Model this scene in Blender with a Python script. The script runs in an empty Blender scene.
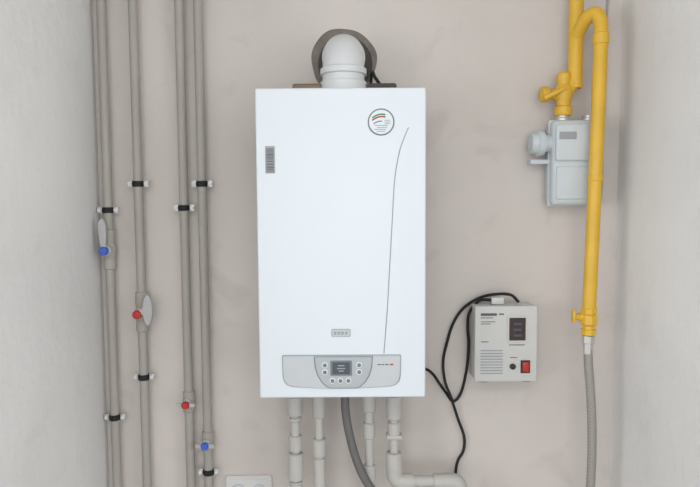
import bpy, bmesh, math, random
from mathutils import Matrix, Vector
random.seed(3)
SC=bpy.context.scene
def lin(c):
    return tuple(((v/255)/12.92 if v/255<=0.04045 else ((v/255+0.055)/1.055)**2.4) for v in c)+(1,)
# ---------------------------------------------------------------- materials
def mat(name,col,rough=0.5,metal=0.0,spec=0.5,noise=0.0,nscale=20,bump=0.0,bscale=80):
    m=bpy.data.materials.new(name); m.use_nodes=True
    nt=m.node_tree; b=nt.nodes['Principled BSDF']
    c=lin(col)
    b.inputs['Roughness'].default_value=rough; b.inputs['Metallic'].default_value=metal
    b.inputs['Specular IOR Level'].default_value=spec
    tc=nt.nodes.new('ShaderNodeTexCoord')
    n=nt.nodes.new('ShaderNodeTexNoise'); n.inputs['Scale'].default_value=nscale; n.inputs['Detail'].default_value=4
    nt.links.new(tc.outputs['Object'],n.inputs['Vector'])
    r=nt.nodes.new('ShaderNodeValToRGB')
    k=noise if noise>0 else 0.02
    r.color_ramp.elements[0].position=0.3; r.color_ramp.elements[1].position=0.7
    r.color_ramp.elements[0].color=tuple(v*(1-k) for v in c[:3])+(1,)
    r.color_ramp.elements[1].color=tuple(min(1,v*(1+k)) for v in c[:3])+(1,)
    nt.links.new(n.outputs['Fac'],r.inputs['Fac']); nt.links.new(r.outputs['Color'],b.inputs['Base Color'])
    if bump>0:
        n2=nt.nodes.new('ShaderNodeTexNoise'); n2.inputs['Scale'].default_value=bscale; n2.inputs['Detail'].default_value=5
        nt.links.new(tc.outputs['Object'],n2.inputs['Vector'])
        bp=nt.nodes.new('ShaderNodeBump'); bp.inputs['Strength'].default_value=bump; bp.inputs['Distance'].default_value=0.01
        nt.links.new(n2.outputs['Fac'],bp.inputs['Height']); nt.links.new(bp.outputs['Normal'],b.inputs['Normal'])
    return m
def plaster(name,c1,c2,c3,smudge=0.3,bump=0.12):
    m=bpy.data.materials.new(name); m.use_nodes=True
    nt=m.node_tree; b=nt.nodes['Principled BSDF']; b.inputs['Roughness'].default_value=0.85
    b.inputs['Specular IOR Level'].default_value=0.2
    L=nt.links.new
    tc=nt.nodes.new('ShaderNodeTexCoord')
    n=nt.nodes.new('ShaderNodeTexNoise'); n.inputs['Scale'].default_value=1.6; n.inputs['Detail'].default_value=5; n.inputs['Roughness'].default_value=0.5
    L(tc.outputs['Object'],n.inputs['Vector'])
    r=nt.nodes.new('ShaderNodeValToRGB'); r.color_ramp.elements[0].position=0.33; r.color_ramp.elements[1].position=0.62
    r.color_ramp.elements[0].color=lin(c1); r.color_ramp.elements[1].color=lin(c2)
    L(n.outputs['Fac'],r.inputs['Fac'])
    n3=nt.nodes.new('ShaderNodeTexNoise'); n3.inputs['Scale'].default_value=7; n3.inputs['Detail'].default_value=8; n3.inputs['Distortion'].default_value=0.6
    L(tc.outputs['Object'],n3.inputs['Vector'])
    r3=nt.nodes.new('ShaderNodeValToRGB'); r3.color_ramp.elements[0].position=0.58; r3.color_ramp.elements[1].position=0.82
    r3.color_ramp.elements[0].color=(0,0,0,1); r3.color_ramp.elements[1].color=(smudge,smudge,smudge,1)
    L(n3.outputs['Fac'],r3.inputs['Fac'])
    mx=nt.nodes.new('ShaderNodeMix'); mx.data_type='RGBA'
    L(r3.outputs['Color'],mx.inputs[0]); L(r.outputs['Color'],mx.inputs[6]); mx.inputs[7].default_value=lin(c3)
    L(mx.outputs[2],b.inputs['Base Color'])
    n2=nt.nodes.new('ShaderNodeTexNoise'); n2.inputs['Scale'].default_value=28; n2.inputs['Detail'].default_value=7
    L(tc.outputs['Object'],n2.inputs['Vector'])
    bp=nt.nodes.new('ShaderNodeBump'); bp.inputs['Strength'].default_value=bump; bp.inputs['Distance'].default_value=0.008
    L(n2.outputs['Fac'],bp.inputs['Height']); L(bp.outputs['Normal'],b.inputs['Normal'])
    return m
def braid(name,ca,cb,nu,sv,metal=0.7,rough=0.4,ribs=False):
    m=bpy.data.materials.new(name); m.use_nodes=True
    nt=m.node_tree; b=nt.nodes['Principled BSDF']; b.inputs['Roughness'].default_value=rough; b.inputs['Metallic'].default_value=metal
    L=nt.links.new
    uv=nt.nodes.new('ShaderNodeUVMap'); uv.uv_map='UVMap'
    mp=nt.nodes.new('ShaderNodeMapping'); L(uv.outputs['UV'],mp.inputs['Vector'])
    mp.inputs['Scale'].default_value=(nu,sv,1)
    if ribs:
        ch=nt.nodes.new('ShaderNodeTexWave'); ch.bands_direction='Y'
    else:
        ch=nt.nodes.new('ShaderNodeTexChecker')
    ch.inputs['Scale'].default_value=1
    L(mp.outputs['Vector'],ch.inputs['Vector'])
    mx=nt.nodes.new('ShaderNodeMix'); mx.data_type='RGBA'
    L(ch.outputs['Fac'],mx.inputs[0]); mx.inputs[6].default_value=lin(ca); mx.inputs[7].default_value=lin(cb)
    L(mx.outputs[2],b.inputs['Base Color'])
    bp=nt.nodes.new('ShaderNodeBump'); bp.inputs['Strength'].default_value=0.3; bp.inputs['Distance'].default_value=0.001
    L(ch.outputs['Fac'],bp.inputs['Height']); L(bp.outputs['Normal'],b.inputs['Normal'])
    return m
M_back=plaster('plaster_back',(202,195,190),(212,205,200),(168,159,153),0.4,0.15)
M_side=plaster('plaster_side',(218,217,216),(228,227,226),(198,197,195),0.3,0.3)
M_ceil=mat('ceiling_paint',(225,224,222),0.9)
M_floor=mat('floor_tile',(150,144,138),0.5,noise=0.1)
M_white=mat('enamel_white',(214,221,227),0.45,noise=0.01,nscale=3,spec=0.35)
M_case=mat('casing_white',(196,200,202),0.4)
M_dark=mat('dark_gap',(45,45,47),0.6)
M_panel=mat('panel_grey',(184,189,192),0.45)
M_bezel=mat('bezel_silver',(168,174,178),0.4,metal=0.1)
M_lcd=mat('lcd_screen',(72,80,86),0.3)
M_btn=mat('button_grey',(112,118,124),0.45)
M_btnw=mat('button_light',(212,215,217),0.4)
M_groove=mat('groove_grey',(150,156,162),0.5)
M_badge=mat('badge_relief',(150,155,160),0.5)
M_ppr=mat('ppr_grey',(164,160,153),0.5,noise=0.05,nscale=6)
M_pprl=mat('ppr_light',(184,182,178),0.45,noise=0.04,nscale=6)
M_handle=mat('handle_grey',(178,178,178),0.45)
M_rub=mat('rubber_black',(24,24,26),0.7)
M_zinc=mat('zinc_steel',(200,198,194),0.35,metal=0.5,noise=0.05)
M_brass=mat('brass',(120,108,90),0.45,metal=0.3)
M_blue=mat('handle_blue',(62,100,190),0.45)
M_red=mat('handle_red',(178,44,40),0.45)
M_flue=mat('flue_white',(208,210,212),0.45)
M_gas=mat('gas_yellow',(218,174,54),0.42,noise=0.06,nscale=14)
M_meter=mat('meter_grey',(198,205,209),0.5,noise=0.02)
M_stab=mat('stabilizer_paint',(202,202,200),0.45,noise=0.02)
M_text=mat('print_grey',(90,92,96),0.6)
M_hole=mat('mortar_grey',(126,119,114),0.95,noise=0.18,nscale=30,bump=0.5,bscale=50)
M_seal=mat('seal_dark',(74,70,68),0.9,noise=0.15)
M_green=mat('print_green',(60,140,80),0.5)
M_ltgrey=mat('print_lightgrey',(155,158,162),0.6)
M_smoke=mat('window_smoked',(58,44,42),0.25)
M_out=mat('outlet_white',(216,216,214),0.35)
M_braid=braid('steel_braid',(178,174,168),(132,128,123),14,500,0.25,0.5)
M_flex=braid('grey_flex',(128,126,125),(76,75,76),1,120,0.2,0.5,ribs=True)
# ---------------------------------------------------------------- builders
def link(o,parent=None):
    SC.collection.objects.link(o)
    if parent: o.parent=parent; o.matrix_parent_inverse=parent.matrix_world.inverted()
    return o
def group(name,loc=(0,0,0)):
    e=bpy.data.objects.new(name,None); e.empty_display_size=0.05
    SC.collection.objects.link(e); e.location=loc
    bpy.context.view_layer.update(); return e
def fin(bm,name,parent,m,smooth=True,angle=40):
    me=bpy.data.meshes.new(name); bmesh.ops.recalc_face_normals(bm,faces=bm.faces[:]); bm.to_mesh(me); bm.free()
    me.materials.append(m)
    if smooth:
        for p in me.polygons: p.use_smooth=True
        me.set_sharp_from_angle(angle=math.radians(angle))
    return link(bpy.data.objects.new(name,me),parent)
def box(name,parent,lo,hi,m,bev=0.002,seg=3,rot=None):
    bm=bmesh.new(); bmesh.ops.create_cube(bm,size=1)
    c=[(a+b)/2 for a,b in zip(lo,hi)]; s=[abs(b-a) for a,b in zip(lo,hi)]
    bmesh.ops.scale(bm,vec=s,verts=bm.verts)
    if bev: bmesh.ops.bevel(bm,geom=bm.edges[:],offset=bev,segments=seg,affect='EDGES',profile=0.5)
    if rot: bmesh.ops.rotate(bm,verts=bm.verts,matrix=rot,cent=(0,0,0))
    bmesh.ops.translate(bm,verts=bm.verts,vec=c)
    return fin(bm,name,parent,m)
def lathe(name,parent,org,axis,prof,m,seg=32):
    ax=Vector(axis).normalized(); up=Vector((0,0,1)) if abs(ax.z)<0.9 else Vector((1,0,0))
    a=ax.cross(up).normalized(); b=ax.cross(a); org=Vector(org)
    bm=bmesh.new(); rings=[]
    for t,r in prof:
        rings.append([bm.verts.new(org+ax*t+(a*math.cos(2*math.pi*i/seg)+b*math.sin(2*math.pi*i/seg))*r) for i in range(seg)])
    for r0,r1 in zip(rings,rings[1:]):
        for i in range(seg): bm.faces.new((r0[i],r0[(i+1)%seg],r1[(i+1)%seg],r1[i]))
    bm.faces.new(rings[0]); bm.faces.new(rings[-1])
    return fin(bm,name,parent,m,angle=30)
def cyl(name,parent,p0,p1,r,m,seg=24,ch=0.0015):
    p0=Vector(p0); p1=Vector(p1); d=(p1-p0).length; ch=min(ch,r*0.4,d*0.3)
    return lathe(name,parent,p0,p1-p0,[(0,r-ch),(ch,r),(d-ch,r),(d,r-ch)],m,seg)
def cat(pts,n=10):
    P=[Vector(p) for p in pts]; P=[2*P[0]-P[1]]+P+[2*P[-1]-P[-2]]; out=[]
    for i in range(1,len(P)-2):
        a,b,c,d=P[i-1],P[i],P[i+1],P[i+2]
        for k in range(n):
            t=k/n; out.append(0.5*((2*b)+(c-a)*t+(2*a-5*b+4*c-d)*t*t+(3*b-a-3*c+d)*t**3))
    out.append(P[-2]); return out
def sweep(name,parent,pts,r,m,seg=16,smooth=True,n=10):
    path=cat(pts,n) if smooth else [Vector(p) for p in pts]
    bm=bmesh.new(); uvl=bm.loops.layers.uv.new('UVMap')
    rings=[]; ln=0; lens=[]; nrm=None
    for i,p in enumerate(path):
        t=(path[min(i+1,len(path)-1)]-path[max(i-1,0)]).normalized()
        if nrm is None:
            u=Vector((1,0,0)) if abs(t.x)<0.8 else Vector((0,1,0)); nrm=(u-t*u.dot(t)).normalized()
        else: nrm=(nrm-t*nrm.dot(t)).normalized()
        bn=t.cross(nrm)
        if i: ln+=(p-path[i-1]).length
        lens.append(ln)
        rings.append([bm.verts.new(p+(nrm*math.cos(2*math.pi*k/seg)+bn*math.sin(2*math.pi*k/seg))*r) for k in range(seg)])
    for i in range(len(rings)-1):
        for k in range(seg):
            k2=(k+1)%seg
            f=bm.faces.new((rings[i][k],rings[i][k2],rings[i+1][k2],rings[i+1][k]))
            for l,uv in zip(f.loops,[(k/seg,lens[i]),((k+1)/seg,lens[i]),((k+1)/seg,lens[i+1]),(k/seg,lens[i+1])]): l[uvl].uv=uv
    bm.faces.new(rings[0]); bm.faces.new(rings[-1])
    return fin(bm,name,parent,m,angle=50)
def plate(name,parent,outline,y0,y1,m,bev=0.0015,seg=2):
    bm=bmesh.new(); a=[bm.verts.new((x,y0,z)) for x,z in outline]
    f=bm.faces.new(a); r=bmesh.ops.extrude_face_region(bm,geom=[f])
    vs=[v for v in r['geom'] if isinstance(v,bmesh.types.BMVert)]
    for v in vs: v.co.y=y1
    if bev:
        ed=[e for e in bm.edges if all(v in vs for v in e.verts)]
        bmesh.ops.bevel(bm,geom=ed,offset=bev,segments=seg,affect='EDGES')
    return fin(bm,name,parent,m,angle=35)
def rrect(x0,z0,x1,z1,r,n=6):
    out=[]
    for cx,cz,a0 in ((x1-r,z1-r,0),(x0+r,z1-r,90),(x0+r,z0+r,180),(x1-r,z0+r,270)):
        for i in range(n+1):
            a=math.radians(a0+90*i/n); out.append((cx+r*math.cos(a),cz+r*math.sin(a)))
    return out
# ---------------------------------------------------------------- room : shallow niche; unseen wider room shaped to let light onto the side walls
XL,XR,H=-0.715,0.765,2.65
RX0,RX1,YN,YF=-2.3,2.35,-0.75,-4.0
T=0.1
box('floor',None,(RX0-T,YF-T,-0.1),(RX1+T,T,0),M_floor,0)
box('ceiling',None,(RX0-T,YF-T,H),(RX1+T,T,H+0.1),M_ceil,0)
box('wall_back',None,(XL-T,0,0),(XR+T,T,H),M_back,0)
box('wall_left',None,(RX0-T,YN,0),(XL,0,H),M_side,0)
box('wall_right',None,(XR,YN,0),(RX1+T,0,H),M_side,0)
def wall_with_window(wname,nname,axis,pos,outw,a0,a1,w0,w1,z0,z1):
    def pb(n,p,u0,u1,za,zb,d0,d1,m,bev):
        lo,hi=sorted((pos+outw*d0,pos+outw*d1))
        if axis=='x': box(n,p,(u0,lo,za),(u1,hi,zb),m,bev)
        else: box(n,p,(lo,u0,za),(hi,u1,zb),m,bev)
    mid=(a0+a1)/2
    g=group(wname,(mid,pos,1.3) if axis=='x' else (pos,mid,1.3))
    pb('below_window',g,a0,a1,0,z0,0,T,M_side,0); pb('above_window',g,a0,a1,z1,H,0,T,M_side,0)
    pb('pier_a',g,a0,w0,z0,z1,0,T,M_side,0); pb('pier_b',g,w1,a1,z0,z1,0,T,M_side,0)
    n=group(nname,(mid,pos,1.6) if axis=='x' else (pos,mid,1.6)); f=0.05
    pb('frame_bottom',n,w0,w1,z0,z0+f,0.02,0.06,M_out,0.003); pb('frame_top',n,w0,w1,z1-f,z1,0.02,0.06,M_out,0.003)
    pb('frame_a',n,w0,w0+f,z0+f,z1-f,0.02,0.06,M_out,0.003); pb('frame_b',n,w1-f,w1,z0+f,z1-f,0.02,0.06,M_out,0.003)
    c=(w0+w1)/2; pb('mullion',n,c-0.02,c+0.02,z0+f,z1-f,0.02,0.06,M_out,0.003)
wall_with_window('wall_front','window_1','x',YF,-1,RX0,RX1,-1.3,1.35,0.7,2.4)
wall_with_window('wall_room_left','added_window_left','y',RX0,-1,YF,YN,-3.3,-1.2,0.7,2.3)  # added unseen window, an opening for the fill on the right wall
wall_with_window('wall_room_right','added_window_right','y',RX1,1,YF,YN,-3.3,-1.2,0.7,2.3)  # added unseen window, an opening for the fill on the left wall
# ---------------------------------------------------------------- boiler
B=group('wall_mounted_boiler',(-0.02,-0.15,1.496))
bx0,bx1,bz0,bz1=-0.220,0.180,1.127,1.865
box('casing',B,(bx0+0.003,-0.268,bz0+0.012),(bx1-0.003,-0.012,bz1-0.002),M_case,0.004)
box('wall_bracket',B,(bx0+0.04,-0.014,bz0+0.05),(bx1-0.04,-0.001,bz1-0.03),M_zinc,0.001)
box('front_panel',B,(bx0,-0.300,bz0),(bx1,-0.270,bz1),M_white,0.005,4)
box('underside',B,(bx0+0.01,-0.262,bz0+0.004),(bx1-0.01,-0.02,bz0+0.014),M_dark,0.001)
yf=-0.300
px0,px1,pz0,pz1=-0.163,0.119,1.152,1.231
def cpanel(x0,x1,z0,z1):
    pts=[(x0,z1-0.004),(x0+0.002,z1)]
    pts+= [(x1-0.002,z1),(x1,z1-0.004)]
    pts+= [(x1-0.001,z0+0.030),(x1-0.004,z0+0.018),(x1-0.012,z0+0.009),(x1-0.024,z0+0.005)]
    for i in range(9):
        t=i/8; x=(x1-0.04)*(1-t)+(x0+0.04)*t; pts.append((x,z0+0.004-0.004*math.sin(math.pi*t)))
    pts+= [(x0+0.024,z0+0.005),(x0+0.012,z0+0.009),(x0+0.004,z0+0.018),(x0+0.001,z0+0.030)]
    return pts
plate('control_panel_rim',B,cpanel(px0-0.002,px1+0.002,pz0-0.002,pz1+0.002),yf+0.001,yf-0.0015,M_groove,0.0005,1)
plate('control_panel',B,cpanel(px0,px1,pz0,pz1),yf,yf-0.005,M_panel,0.0015)
def bezel(x0,x1,z0,z1):
    h=z1-z0
    p=[(x0,z1),(x1,z1)]
    p+=[(x1-0.002,z1-h*0.35),(x1-0.008,z1-h*0.6),(x1-0.018,z1-h*0.82),(x1-0.030,z0+0.003),(x1-0.04,z0)]
    p+=[(x0+0.04,z0),(x0+0.030,z0+0.003),(x0+0.018,z1-h*0.82),(x0+0.008,z1-h*0.6),(x0+0.002,z1-h*0.35)]
    return p
plate('bezel_rim',B,bezel(-0.088,0.053,1.1525,1.230),yf-0.004,yf-0.006,M_btn,0.0004,1)
plate('bezel',B,bezel(-0.0862,0.0512,1.1540,1.2295),yf-0.004,yf-0.009,M_bezel,0.0015)
plate('screen_frame',B,rrect(-0.049,1.184,0.003,1.221,0.003),yf-0.008,yf-0.0102,M_btn,0.0006,1)
plate('lcd_screen',B,rrect(-0.044,1.188,-0.002,1.217,0.002),yf-0.009,yf-0.0108,M_lcd,0.0003,1)
for i,(w,z) in enumerate([(0.016,1.209),(0.020,1.202),(0.012,1.196)]):
    plate('lcd_segment_%d'%i,B,rrect(-0.023-w/2,z-0.0012,-0.023+w/2,z+0.0012,0.0008),yf-0.0105,yf-0.0111,M_ltgrey,0)
k=0
for x,z in [(-0.062,1.210),(-0.062,1.193),(0.020,1.210),(0.020,1.193),(-0.044,1.172),(-0.025,1.172),(-0.006,1.172)]:
    lathe('button_rim_%d'%k,B,(x,yf-0.008,z),(0,-1,0),[(0,0.0072),(0.0018,0.0072),(0.002,0.0066)],M_btnw,20)
    lathe('button_%d'%k,B,(x,yf-0.009,z),(0,-1,0),[(0,0.0048),(0.002,0.0048),(0.0026,0.004)],M_btn,20); k+=1
for i,(xa,xb) in enumerate([(0.064,0.072),(0.0735,0.080),(0.082,0.091)]):
    plate('panel_mark_%d'%i,B,rrect(xa,1.2085,xb,1.2110,0.001),yf-0.0045,yf-0.0054,M_text,0)
plate('panel_mark_red',B,rrect(0.094,1.2080,0.102,1.2115,0.001),yf-0.0045,yf-0.0054,M_red,0)
plate('badge_rim',B,rrect(-0.0460,1.2765,0.000,1.2955,0.004),yf+0.001,yf-0.0015,M_groove,0.0005,1)
plate('badge_plate',B,rrect(-0.0445,1.278,-0.0015,1.294,0.003),yf,yf-0.0024,M_panel,0.0005,1)
for i in range(4):
    x=-0.040+i*0.0088
    plate('badge_relief_%d'%i,B,rrect(x,1.2820,x+0.0065,1.2900,0.0025),yf-0.0020,yf-0.0030,M_badge,0.0004,1)
plate('barcode_sticker',B,rrect(-0.198,1.667,-0.175,1.731,0.001),yf+0.0005,yf-0.0006,M_ltgrey,0)
z=1.670
i=0
while z<1.727:
    w=random.choice([0.001,0.0016,0.0024]); plate('bar_%d'%i,B,[(-0.195,z),(-0.178,z),(-0.178,z+w),(-0.195,z+w)],yf-0.0004,yf-0.0011,M_text,0)
    z+=w+random.choice([0.0012,0.002]); i+=1
lc=(0.0745,1.785)
lathe('label_ring',B,(lc[0],yf+0.0005,lc[1]),(0,-1,0),[(0,0.0315),(0.0012,0.0315),(0.0014,0.031)],M_btn,48)
lathe('label_disc',B,(lc[0],yf,lc[1]),(0,-1,0),[(0,0.0282),(0.0020,0.0282),(0.0021,0.0278)],M_white,48)
for i,(mm,off) in enumerate([(M_green,0.0),(M_red,-0.0055)]):
    sweep('label_swoosh_%d'%i,B,[(lc[0]-0.021+t*0.031,yf-0.002,lc[1]+0.004+off+0.014*math.sin(0.4+t*1.6)) for t in (0,.2,.4,.6,.8,1)],0.0018,mm,6)
sweep('label_swoosh_dark',B,[(lc[0]-0.018+t*0.02,yf-0.002,lc[1]-0.006+0.008*math.sin(0.2+t*1.6)) for t in (0,.33,.66,1)],0.0014,M_btn,6)
for i in range(4):
    plate('label_text_%d'%i,B,rrect(lc[0]-0.016+0.006*(i%2),lc[1]-0.009-i*0.0045,lc[0]+0.016-0.002*i,lc[1]-0.0072-i*0.0045,0.0006),yf-0.0019,yf-0.0024,M_ltgrey,0)
for i in range(3):
    plate('label_textr_%d'%i,B,rrect(lc[0]+0.008,lc[1]+0.003-i*0.004,lc[0]+0.021,lc[1]+0.0048-i*0.004,0.0006),yf-0.0019,yf-0.0024,M_ltgrey,0)
sweep('door_crease',B,[(0.1385,yf,1.772),(0.130,yf,1.752),(0.119,yf,1.722),(0.111,yf,1.685),(0.105,yf,1.638),(0.100,yf,1.55),(0.095,yf,1.461),(0.088,yf,1.34),(0.080,yf,1.236)],0.0012,M_groove,8)
for i,x in enumerate([-0.105,0.082]):
    box('top_cover_%d'%i,B,(x-0.038,-0.19,bz1-0.003),(x+0.038,-0.09,bz1+0.032),M_brass if i==0 else M_seal,0.006)
# ---------------------------------------------------------------- flue
F=group('flue_elbow',(-0.014,-0.15,1.95))
fx=-0.014
lathe('base_flange',F,(fx,-0.16,1.8665),(0,0,1),[(0,0.072),(0.010,0.072),(0.013,0.062),(0.034,0.061),(0.037,0.058)],M_flue,40)
lathe('collar',F,(fx,-0.16,1.902),(0,0,1),[(0,0.0535),(0.018,0.0535),(0.020,0.059),(0.034,0.059),(0.037,0.0545)],M_flue,40)
arc=[(fx,-0.16,1.905),(fx,-0.16,1.922)]
for i in range(1,13):
    a=math.radians(90*i/12); arc.append((fx,-0.10-0.06*math.cos(a),1.925+0.06*math.sin(a)))
arc+=[(fx,-0.05,1.985),(fx,0.05,1.985)]
sweep('elbow_tube',F,arc,0.053,M_flue,40,False)
lathe('socket_ring',F,(fx,-0.085,1.985),(0,1,0),[(0,0.0535),(0.003,0.058),(0.02,0.058),(0.023,0.0535)],M_flue,40)
def ring(name,par,c0,r0f,c1,r1f,y0,ym,y1,m,lip=0.006,n=72):
    bm=bmesh.new(); ro=[];ri=[];rm=[]
    for i in range(n):
        a=2*math.pi*i/n; R=r0f(a)
        ro.append(bm.verts.new((c0[0]+R*math.cos(a),y0,c0[1]+R*math.sin(a))))
        rm.append(bm.verts.new((c0[0]+(R-lip)*math.cos(a),ym,c0[1]+(R-lip)*math.sin(a))))
        ri.append(bm.verts.new((c1[0]+r1f*math.cos(a),y1,c1[1]+r1f*math.sin(a))))
    for i in range(n):
        j=(i+1)%n; bm.faces.new((ro[i],ro[j],rm[j],rm[i])); bm.faces.new((rm[i],rm[j],ri[j],ri[i]))
    return fin(bm,name,par,m)
ring('mortar_ring',F,(fx-0.001,1.993),lambda a:0.092+0.0025*math.sin(3*a+1)+0.001*math.sin(7*a),(fx,1.985),0.06,-0.0005,-0.005,-0.003,M_hole)
ring('seal_ring',F,(fx+0.004,1.985),lambda a:0.076,(fx,1.985),0.052,-0.004,-0.010,-0.012,M_seal,0.004)
sensor=sweep('sensor_cable',None,[(0.085,-0.12,1.90),(0.070,-0.09,1.93),(0.064,-0.03,1.955),(0.060,-0.006,1.90),(0.065,-0.005,1.82)],0.0045,M_rub,10)
# ---------------------------------------------------------------- left riser pipes
def clamp(par,x,z):
    y=-0.030; r=0.0155; q=int(z*1000)
    lathe('clamp_rubber_%d'%q,par,(x,y,z-0.008),(0,0,1),[(0,r-.001),(0.001,r),(0.015,r),(0.016,r-.001)],M_rub,28)
    lathe('clamp_band_%d'%q,par,(x,y,z-0.0035),(0,0,1),[(0,r+.0003),(0.0003,r+.0012),(0.0067,r+.0012),(0.007,r+.0003)],M_rub,28)
    for s in (-1,1):
        box('clamp_ear_%d_%d'%(q,s),par,(x+s*0.0160,y-0.003,z-0.0095),(x+s*0.0295,y+0.002,z+0.0095),M_zinc,0.001)
        lathe('clamp_screw_%d_%d'%(q,s),par,(x+s*0.0230,y-0.002,z),(0,-1,0),[(0,0.0055),(0.005,0.0055),(0.0062,0.0035)],M_btnw,12)
    cyl('clamp_stud_%d'%q,par,(x,y+0.012,z),(x,-0.0005,z),0.004,M_zinc,12)
def riser(x,clamps,valve,z_top=H-0.001):
    g=group('water_pipe',(x,-0.03,1.3))
    cyl('pipe',g,(x,-0.03,0.002),(x,-0.03,z_top),0.0125,M_ppr,28)
    for z in clamps: clamp(g,x,z)
    kind,zc,col=valve
    if kind=='big':
        lathe('valve_body',g,(x,-0.03,zc-0.055),(0,0,1),[(0,0.0135),(0.002,0.0170),(0.028,0.0170),(0.032,0.015),(0.040,0.018),(0.052,0.0200),(0.064,0.018),(0.072,0.015),(0.078,0.0170),(0.112,0.0170),(0.114,0.0135)],M_ppr,28)
        lathe('bonnet',g,(x,-0.045,zc),(0,-1,0),[(0,0.015),(0.010,0.015),(0.012,0.011),(0.024,0.011)],M_handle,24)
        lathe('handle_hub',g,(x,-0.066,zc),(0,-1,0),[(0,0.0125),(0.008,0.0125),(0.012,0.0105),(0.013,0.006)],col,24)
        return g
    lathe('valve_body',g,(x,-0.03,zc-0.03),(0,0,1),[(0,0.0135),(0.002,0.0165),(0.022,0.0165),(0.03,0.0175),(0.038,0.0165),(0.058,0.0165),(0.060,0.0135)],M_ppr,28)
    lathe('bonnet',g,(x,-0.04,zc),(0,-1,0),[(0,0.0125),(0.012,0.0125),(0.014,0.007),(0.026,0.007)],M_handle,20)
    lathe('handle_hub',g,(x,-0.064,zc),(0,-1,0),[(0,0.0105),(0.006,0.0115),(0.012,0.009)],col,20)
    return g
g1=riser(-0.680,[1.58,0.985],('big',1.468,M_blue))
g2=riser(-0.593,[1.653,1.102],('big',1.29,M_red))
g3=riser(-0.466,[1.585],('small',1.031,M_red))
g4=riser(-0.414,[1.652,0.821],('small',0.912,M_blue))
def leaf(g,x,z,ang,length,w0,w1,m,y=-0.066):
    a=math.radians(ang); d=(math.cos(a),math.sin(a)); n=(-d[1],d[0]); L=[];R=[]
    for i in range(13):
        t=i/12; w=(w0+(w1-w0)*min(1,t*1.6))
        if t>0.7: w*=math.sqrt(max(0.0,1-((t-0.7)/0.3)**2))
        w=max(w,0.001)
        L.append((x+d[0]*t*length+n[0]*w,z+d[1]*t*length+n[1]*w)); R.append((x+d[0]*t*length-n[0]*w,z+d[1]*t*length-n[1]*w))
    plate('handle_paddle',g,L+R[::-1],y,y-0.006,m,0.0012,2)
leaf(g1,-0.680,1.466,92,0.092,0.006,0.0110,M_handle)
leaf(g2,-0.593,1.288,35,0.030,0.006,0.008,M_handle)
plate('handle_wing',g2,[(-0.564+0.0135*math.cos(t*math.pi/10),1.302+0.043*math.sin(t*math.pi/10)) for t in range(20)],-0.064,-0.071,M_handle,0.0015,2)
for g,x,z in ((g3,-0.466,1.031),(g4,-0.414,0.912)):
    plate('handle_bar',g,rrect(x-0.027,z-0.0055,x+0.027,z+0.0055,0.005),-0.064,-0.070,M_handle,0.001,2)
# ---------------------------------------------------------------- boiler connections
def conn(name,x,zb,segs,y=-0.12):
    g=group(name,(x,y,1.0))
    lathe('brass_union',g,(x,y,1.1305),(0,0,-1),[(0,0.012),(0.012,0.012),(0.013,0.018),(0.032,0.018),(0.033,0.014)],M_brass,6)
    cyl('pipe',g,(x,y,1.10),(x,y,zb),0.0118,M_pprl,24)
    for i,(za,zb2,r) in enumerate(segs):
        lathe('fitting_%d'%i,g,(x,y,za),(0,0,-1),[(0,r-0.003),(0.003,r),(za-zb2-0.003,r),(za-zb2,r-0.003)],M_pprl,28)
    return g
a=conn('heating_connection_pipe',-0.1526,0.003,[(1.075,1.02,0.021),(1.015,1.004,0.0175),(0.965,0.92,0.0185),(0.915,0.84,0.0215),(0.835,0.79,0.018)])
b=conn('heating_connection_pipe',-0.087,0.003,[(1.085,1.015,0.0185),(0.955,0.905,0.0185),(0.90,0.79,0.016)])
c=conn('water_connection_pipe',0.049,0.003,[(1.08,1.03,0.0185),(1.0,0.955,0.0165),(0.88,0.83,0.018)])
d=conn('water_connection_pipe',0.117,0.845,[(1.075,1.01,0.0215),(1.0,0.96,0.0175),(0.915,0.865,0.0225)])
box('saddle_clip',d,(0.095,-0.139,0.955),(0.139,-0.105,0.968),M_pprl,0.004)
sweep('elbow',d,[(0.117,-0.12,0.875),(0.117,-0.12,0.855),(0.121,-0.12,0.842),(0.130,-0.12,0.834),(0.145,-0.12,0.832),(0.17,-0.12,0.832)],0.0215,M_pprl,28)
cyl('horizontal_pipe',d,(0.15,-0.12,0.832),(0.29,-0.12,0.832),0.016,M_pprl,28)
cyl('socket',d,(0.225,-0.12,0.832),(0.262,-0.12,0.832),0.0205,M_pprl,28)
sweep('elbow_down',d,[(0.25,-0.12,0.832),(0.275,-0.12,0.832),(0.289,-0.12,0.828),(0.297,-0.12,0.816),(0.299,-0.12,0.80),(0.299,-0.12,0.77)],0.0215,M_pprl,28)
cyl('drop_pipe',d,(0.299,-0.12,0.78),(0.299,-0.12,0.003),0.016,M_pprl,28)
gh=group('gas_inlet_hose',(-0.016,-0.14,1.0))
lathe('union_nut',gh,(-0.016,-0.14,1.130),(0,0,-1),[(0,0.012),(0.02,0.012),(0.021,0.016),(0.045,0.016)],M_zinc,6)
sweep('hose',gh,[(-0.016,-0.14,1.09),(-0.015,-0.14,1.04),(-0.006,-0.142,0.98),(0.012,-0.145,0.91),(0.038,-0.15,0.85),(0.075,-0.15,0.80),(0.13,-0.14,0.74),(0.20,-0.11,0.62),(0.24,-0.08,0.42)],0.0115,M_flex,20)
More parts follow.
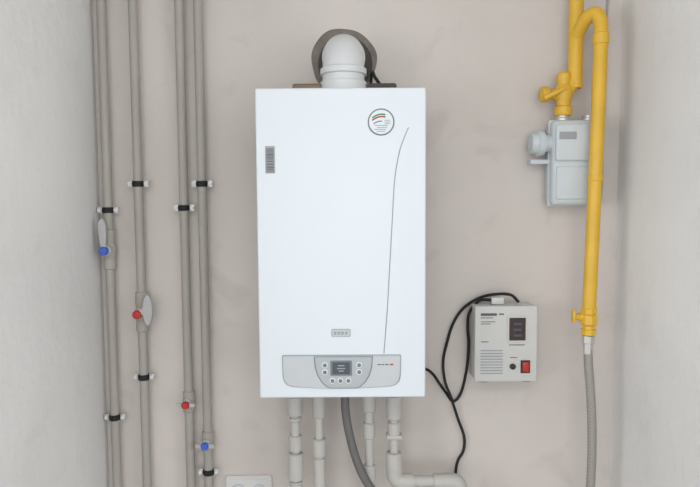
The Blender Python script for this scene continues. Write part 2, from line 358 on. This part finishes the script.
# ---------------------------------------------------------------- wall outlet
o=group('wall_outlet',(-0.302,0,0.756))
plate('back_plate',o,rrect(-0.370,0.712,-0.234,0.797,0.006),-0.0005,-0.010,M_out,0.003,3)
plate('switch_plate',o,rrect(-0.362,0.720,-0.242,0.789,0.004),-0.009,-0.012,M_out,0.0015,2)
for j,xc in enumerate((-0.332,-0.272)):
    lathe('socket_well_%d'%j,o,(xc,-0.0115,0.754),(0,-1,0),[(0,0.021),(0.0025,0.021),(0.003,0.019)],M_case,28)
    for s in (-1,1): lathe('pin_hole_%d_%d'%(j,s),o,(xc+s*0.0075,-0.014,0.754),(0,-1,0),[(0,0.003),(0.0012,0.003)],M_dark,12)
# ---------------------------------------------------------------- gas meter + gas pipe
gm=group('gas_meter',(0.62,-0.05,1.7))
box('body',gm,(0.553,-0.078,1.586),(0.690,-0.004,1.818),M_meter,0.014,4)
box('body_seam',gm,(0.550,-0.046,1.583),(0.693,-0.038,1.821),M_meter,0.003,2)
box('face_upper',gm,(0.558,-0.088,1.706),(0.685,-0.074,1.806),M_meter,0.006,3)
box('face_lower',gm,(0.562,-0.083,1.602),(0.681,-0.074,1.692),M_meter,0.004,3)
box('counter_window',gm,(0.566,-0.0895,1.764),(0.612,-0.0865,1.784),M_ltgrey,0.001,1)
lathe('side_port',gm,(0.556,-0.045,1.757),(-1,0,0),[(0,0.024),(0.020,0.024),(0.021,0.034),(0.036,0.036),(0.040,0.030),(0.055,0.028),(0.057,0.022)],M_meter,28)
box('side_bracket',gm,(0.500,-0.05,1.70),(0.556,-0.02,1.713),M_meter,0.002,1)
lathe('top_port_left',gm,(0.588,-0.045,1.812),(0,0,1),[(0,0.02),(0.012,0.02),(0.014,0.017),(0.02,0.017)],M_zinc,24)
lathe('top_port_right',gm,(0.662,-0.045,1.812),(0,0,1),[(0,0.02),(0.012,0.02),(0.014,0.017),(0.02,0.017)],M_zinc,24)
gp=group('gas_pipe',(0.63,-0.06,1.9))
cyl('supply_riser',gp,(0.619,-0.05,1.905),(0.616,-0.05,H-0.001),0.0195,M_gas,28)
lathe('valve_body',gp,(0.588,-0.05,1.832),(0,0,1),[(0,0.021),(0.006,0.0235),(0.022,0.0235),(0.026,0.018),(0.04,0.020),(0.058,0.026),(0.076,0.024),(0.084,0.019),(0.11,0.0195),(0.116,0.014)],M_gas,24)
sweep('offset_bend',gp,[(0.588,-0.05,1.87),(0.590,-0.05,1.885),(0.600,-0.05,1.902),(0.612,-0.05,1.918),(0.619,-0.05,1.94)],0.0185,M_gas,24)
lathe('valve_stub',gp,(0.585,-0.05,1.890),(-1,0,0),[(0,0.018),(0.018,0.018),(0.022,0.014),(0.036,0.014),(0.040,0.021),(0.058,0.021),(0.062,0.014)],M_gas,24)
box('valve_lever',gp,(0.525,-0.078,1.884),(0.590,-0.072,1.896),M_gas,0.0025,2,Matrix.Rotation(math.radians(-25),3,'Y'))
sweep('outlet_leg',gp,[(0.619,-0.055,2.045),(0.630,-0.085,2.078),(0.646,-0.108,2.088),(0.656,-0.118,2.068),(0.658,-0.12,2.03),(0.657,-0.12,1.95),(0.6545,-0.12,1.8),(0.650,-0.12,1.6),(0.645,-0.12,1.4),(0.6425,-0.12,1.30)],0.0178,M_gas,28)
lathe('socket_top',gp,(0.658,-0.12,2.035),(0,0,-1),[(0,0.0175),(0.003,0.0205),(0.028,0.0205),(0.031,0.0175)],M_gas,28)
lathe('pipe_bracket',gp,(0.652,-0.12,1.665),(0,0,-1),[(0,0.0185),(0.001,0.0195),(0.014,0.0195),(0.015,0.0185)],M_gas,28)
cyl('bracket_arm',gp,(0.652,-0.105,1.658),(0.652,-0.085,1.658),0.005,M_zinc,10)
lathe('shutoff_body',gp,(0.6425,-0.12,1.312),(0,0,-1),[(0,0.0185),(0.004,0.022),(0.016,0.022),(0.020,0.018),(0.03,0.0235),(0.044,0.0235),(0.050,0.017),(0.058,0.017),(0.060,0.021),(0.074,0.021),(0.076,0.014)],M_gas,8)
lathe('shutoff_stem',gp,(0.632,-0.12,1.286),(-1,0,0),[(0,0.012),(0.016,0.012),(0.018,0.008),(0.026,0.008)],M_gas,16)
box('shutoff_lever',gp,(0.597,-0.128,1.270),(0.606,-0.112,1.306),M_gas,0.003,2)
hs=group('braided_gas_hose',(0.65,-0.12,1.0))
lathe('hose_nut',hs,(0.6425,-0.12,1.236),(0,0,-1),[(0,0.0125),(0.001,0.0165),(0.02,0.0165),(0.022,0.0135),(0.05,0.0135),(0.052,0.012)],M_zinc,6)
sweep('hose',hs,[(0.6425,-0.12,1.20),(0.645,-0.12,1.15),(0.651,-0.12,1.09),(0.656,-0.12,1.02),(0.659,-0.12,0.94),(0.659,-0.12,0.87),(0.656,-0.12,0.80),(0.645,-0.115,0.70),(0.62,-0.10,0.55),(0.58,-0.08,0.42),(0.5,-0.06,0.33)],0.0118,M_braid,20)
sweep('meter_signal_cable',None,[(0.690,-0.03,1.63),(0.703,-0.03,1.60),(0.712,-0.02,1.65),(0.714,-0.012,1.78),(0.716,-0.008,1.95),(0.722,-0.006,2.2),(0.726,-0.006,2.64)],0.0025,M_ltgrey,8)
# ---------------------------------------------------------------- voltage stabilizer
S=group('voltage_stabilizer',(0.43,-0.05,1.2))
box('case',S,(0.344,-0.084,1.101),(0.513,-0.006,1.309),M_stab,0.005,3)
box('front_frame',S,(0.342,-0.090,1.099),(0.515,-0.080,1.311),M_stab,0.004,3)
plate('meter_frame',S,rrect(0.431,1.211,0.486,1.284,0.003),-0.0895,-0.0925,M_stab,0.001,1)
plate('meter_window',S,rrect(0.436,1.216,0.481,1.279,0.002),-0.092,-0.0935,M_smoke,0.0004,1)
for i,z in enumerate((1.262,1.246,1.230)): plate('led_digits_%d'%i,S,rrect(0.448,z-0.003,0.470,z+0.003,0.001),-0.0933,-0.0938,M_lcd,0)
box('power_switch_frame',S,(0.469,-0.0925,1.124),(0.495,-0.0895,1.160),M_dark,0.001,1)
box('power_switch',S,(0.473,-0.097,1.128),(0.491,-0.092,1.156),M_red,0.002,2)
for i,(a0,b0,z,h) in enumerate([(0.358,0.402,1.288,0.007),(0.358,0.392,1.279,0.002),(0.358,0.398,1.268,0.0018),(0.358,0.386,1.262,0.0018),(0.408,0.422,1.289,0.004),(0.436,0.480,1.203,0.0025),(0.360,0.380,1.212,0.002),(0.44,0.46,1.168,0.002)]):
    plate('print_%d'%i,S,rrect(a0,z-h/2,b0,z+h/2,0.0008),-0.0898,-0.0906,M_text,0)
for i in range(9):
    z=1.122+i*0.008; plate('vent_slot_%d'%i,S,rrect(0.358,z,0.420,z+0.003,0.001),-0.0898,-0.0905,M_groove,0)
lathe('fuse_cap',S,(0.447,-0.089,1.143),(0,-1,0),[(0,0.008),(0.006,0.008),(0.007,0.006)],M_dark,16)
box('top_terminal',S,(0.395,-0.06,1.310),(0.430,-0.03,1.330),M_out,0.003)
box('bottom_foot',S,(0.36,-0.075,1.094),(0.38,-0.02,1.101),M_dark,0.001)
box('bottom_foot_2',S,(0.48,-0.075,1.094),(0.50,-0.02,1.101),M_dark,0.001)
# ---------------------------------------------------------------- cables
sweep('power_cable',None,[(0.15,-0.05,1.128),(0.2085,-0.045,1.125),(0.235,-0.03,1.105),(0.2545,-0.02,1.076),(0.276,-0.012,1.045),(0.298,-0.008,1.018),(0.320,-0.012,1.045),(0.335,-0.018,1.12),(0.339,-0.02,1.191),(0.334,-0.03,1.24),(0.338,-0.035,1.285),(0.365,-0.04,1.318),(0.398,-0.045,1.322)],0.0042,M_rub,10)
sweep('power_cable',None,[(0.475,-0.04,1.3145),(0.45,-0.05,1.336),(0.41,-0.05,1.338),(0.3675,-0.03,1.325),(0.325,-0.02,1.295),(0.296,-0.012,1.249),(0.278,-0.010,1.19),(0.268,-0.008,1.135),(0.272,-0.02,1.08),(0.289,-0.022,1.034),(0.312,-0.012,0.965),(0.330,-0.010,0.913),(0.328,-0.010,0.87),(0.308,-0.012,0.826),(0.30,-0.012,0.7),(0.29,-0.01,0.4)],0.0042,M_rub,10)
# ---------------------------------------------------------------- light
w=bpy.data.worlds.new('sky'); SC.world=w; w.use_nodes=True
nt=w.node_tree; bg=nt.nodes['Background']
sky=nt.nodes.new('ShaderNodeTexSky'); sky.sky_type='HOSEK_WILKIE'; sky.turbidity=6; sky.sun_direction=(0.3,0.6,0.7)
nt.links.new(sky.outputs['Color'],bg.inputs['Color']); bg.inputs['Strength'].default_value=0.4
def area(name,loc,tgt,sx,sy,e,col):
    l=bpy.data.lights.new(name,'AREA'); l.shape='RECTANGLE'; l.size=sx; l.size_y=sy; l.energy=e; l.color=col
    ob=bpy.data.objects.new(name,l); SC.collection.objects.link(ob); ob.location=loc
    ob.rotation_euler=(Vector(tgt)-Vector(loc)).to_track_quat('-Z','Y').to_euler(); return ob
area('window_daylight_front',(0.025,YF-0.08,1.55),(0.025,0,1.55),2.55,1.6,40,(0.95,0.98,1.0))
area('added_fill_left',(RX0-0.08,-2.25,1.5),(0,-2.25,1.5),2.0,1.5,52,(0.97,0.99,1.0))  # added fill lamp out of view, brightens the right side wall
area('added_fill_right',(RX1+0.08,-2.25,1.5),(0,-2.25,1.5),2.0,1.5,42,(0.97,0.99,1.0))  # added fill lamp out of view, weaker, brightens the left side wall
cl=group('added_ceiling_lamp',(0.0,-2.5,H-0.02))  # added fixture out of view, put in to carry extra light
box('added_lamp_body',cl,(-0.6,-2.65,H-0.04),(0.6,-2.35,H-0.001),M_out,0.006)
area('added_ceiling_fill',(0.0,-2.5,H-0.05),(0,-2.4,0),1.2,0.3,14,(1.0,0.98,0.95))  # added lamp out of view, lifts the light from above
# ---------------------------------------------------------------- camera
cam=bpy.data.cameras.new('camera'); co=bpy.data.objects.new('camera',cam); SC.collection.objects.link(co)
cam.sensor_width=36; cam.lens=30.86; cam.clip_start=0.02
co.matrix_world=Matrix.Translation((0,-1.72,1.6))@Matrix.Rotation(math.radians(86),4,'X')@Matrix.Rotation(math.radians(-0.35),4,'Z')
SC.camera=co
SC.view_settings.view_transform='Standard'; SC.view_settings.look='None'
SC.view_settings.exposure=0
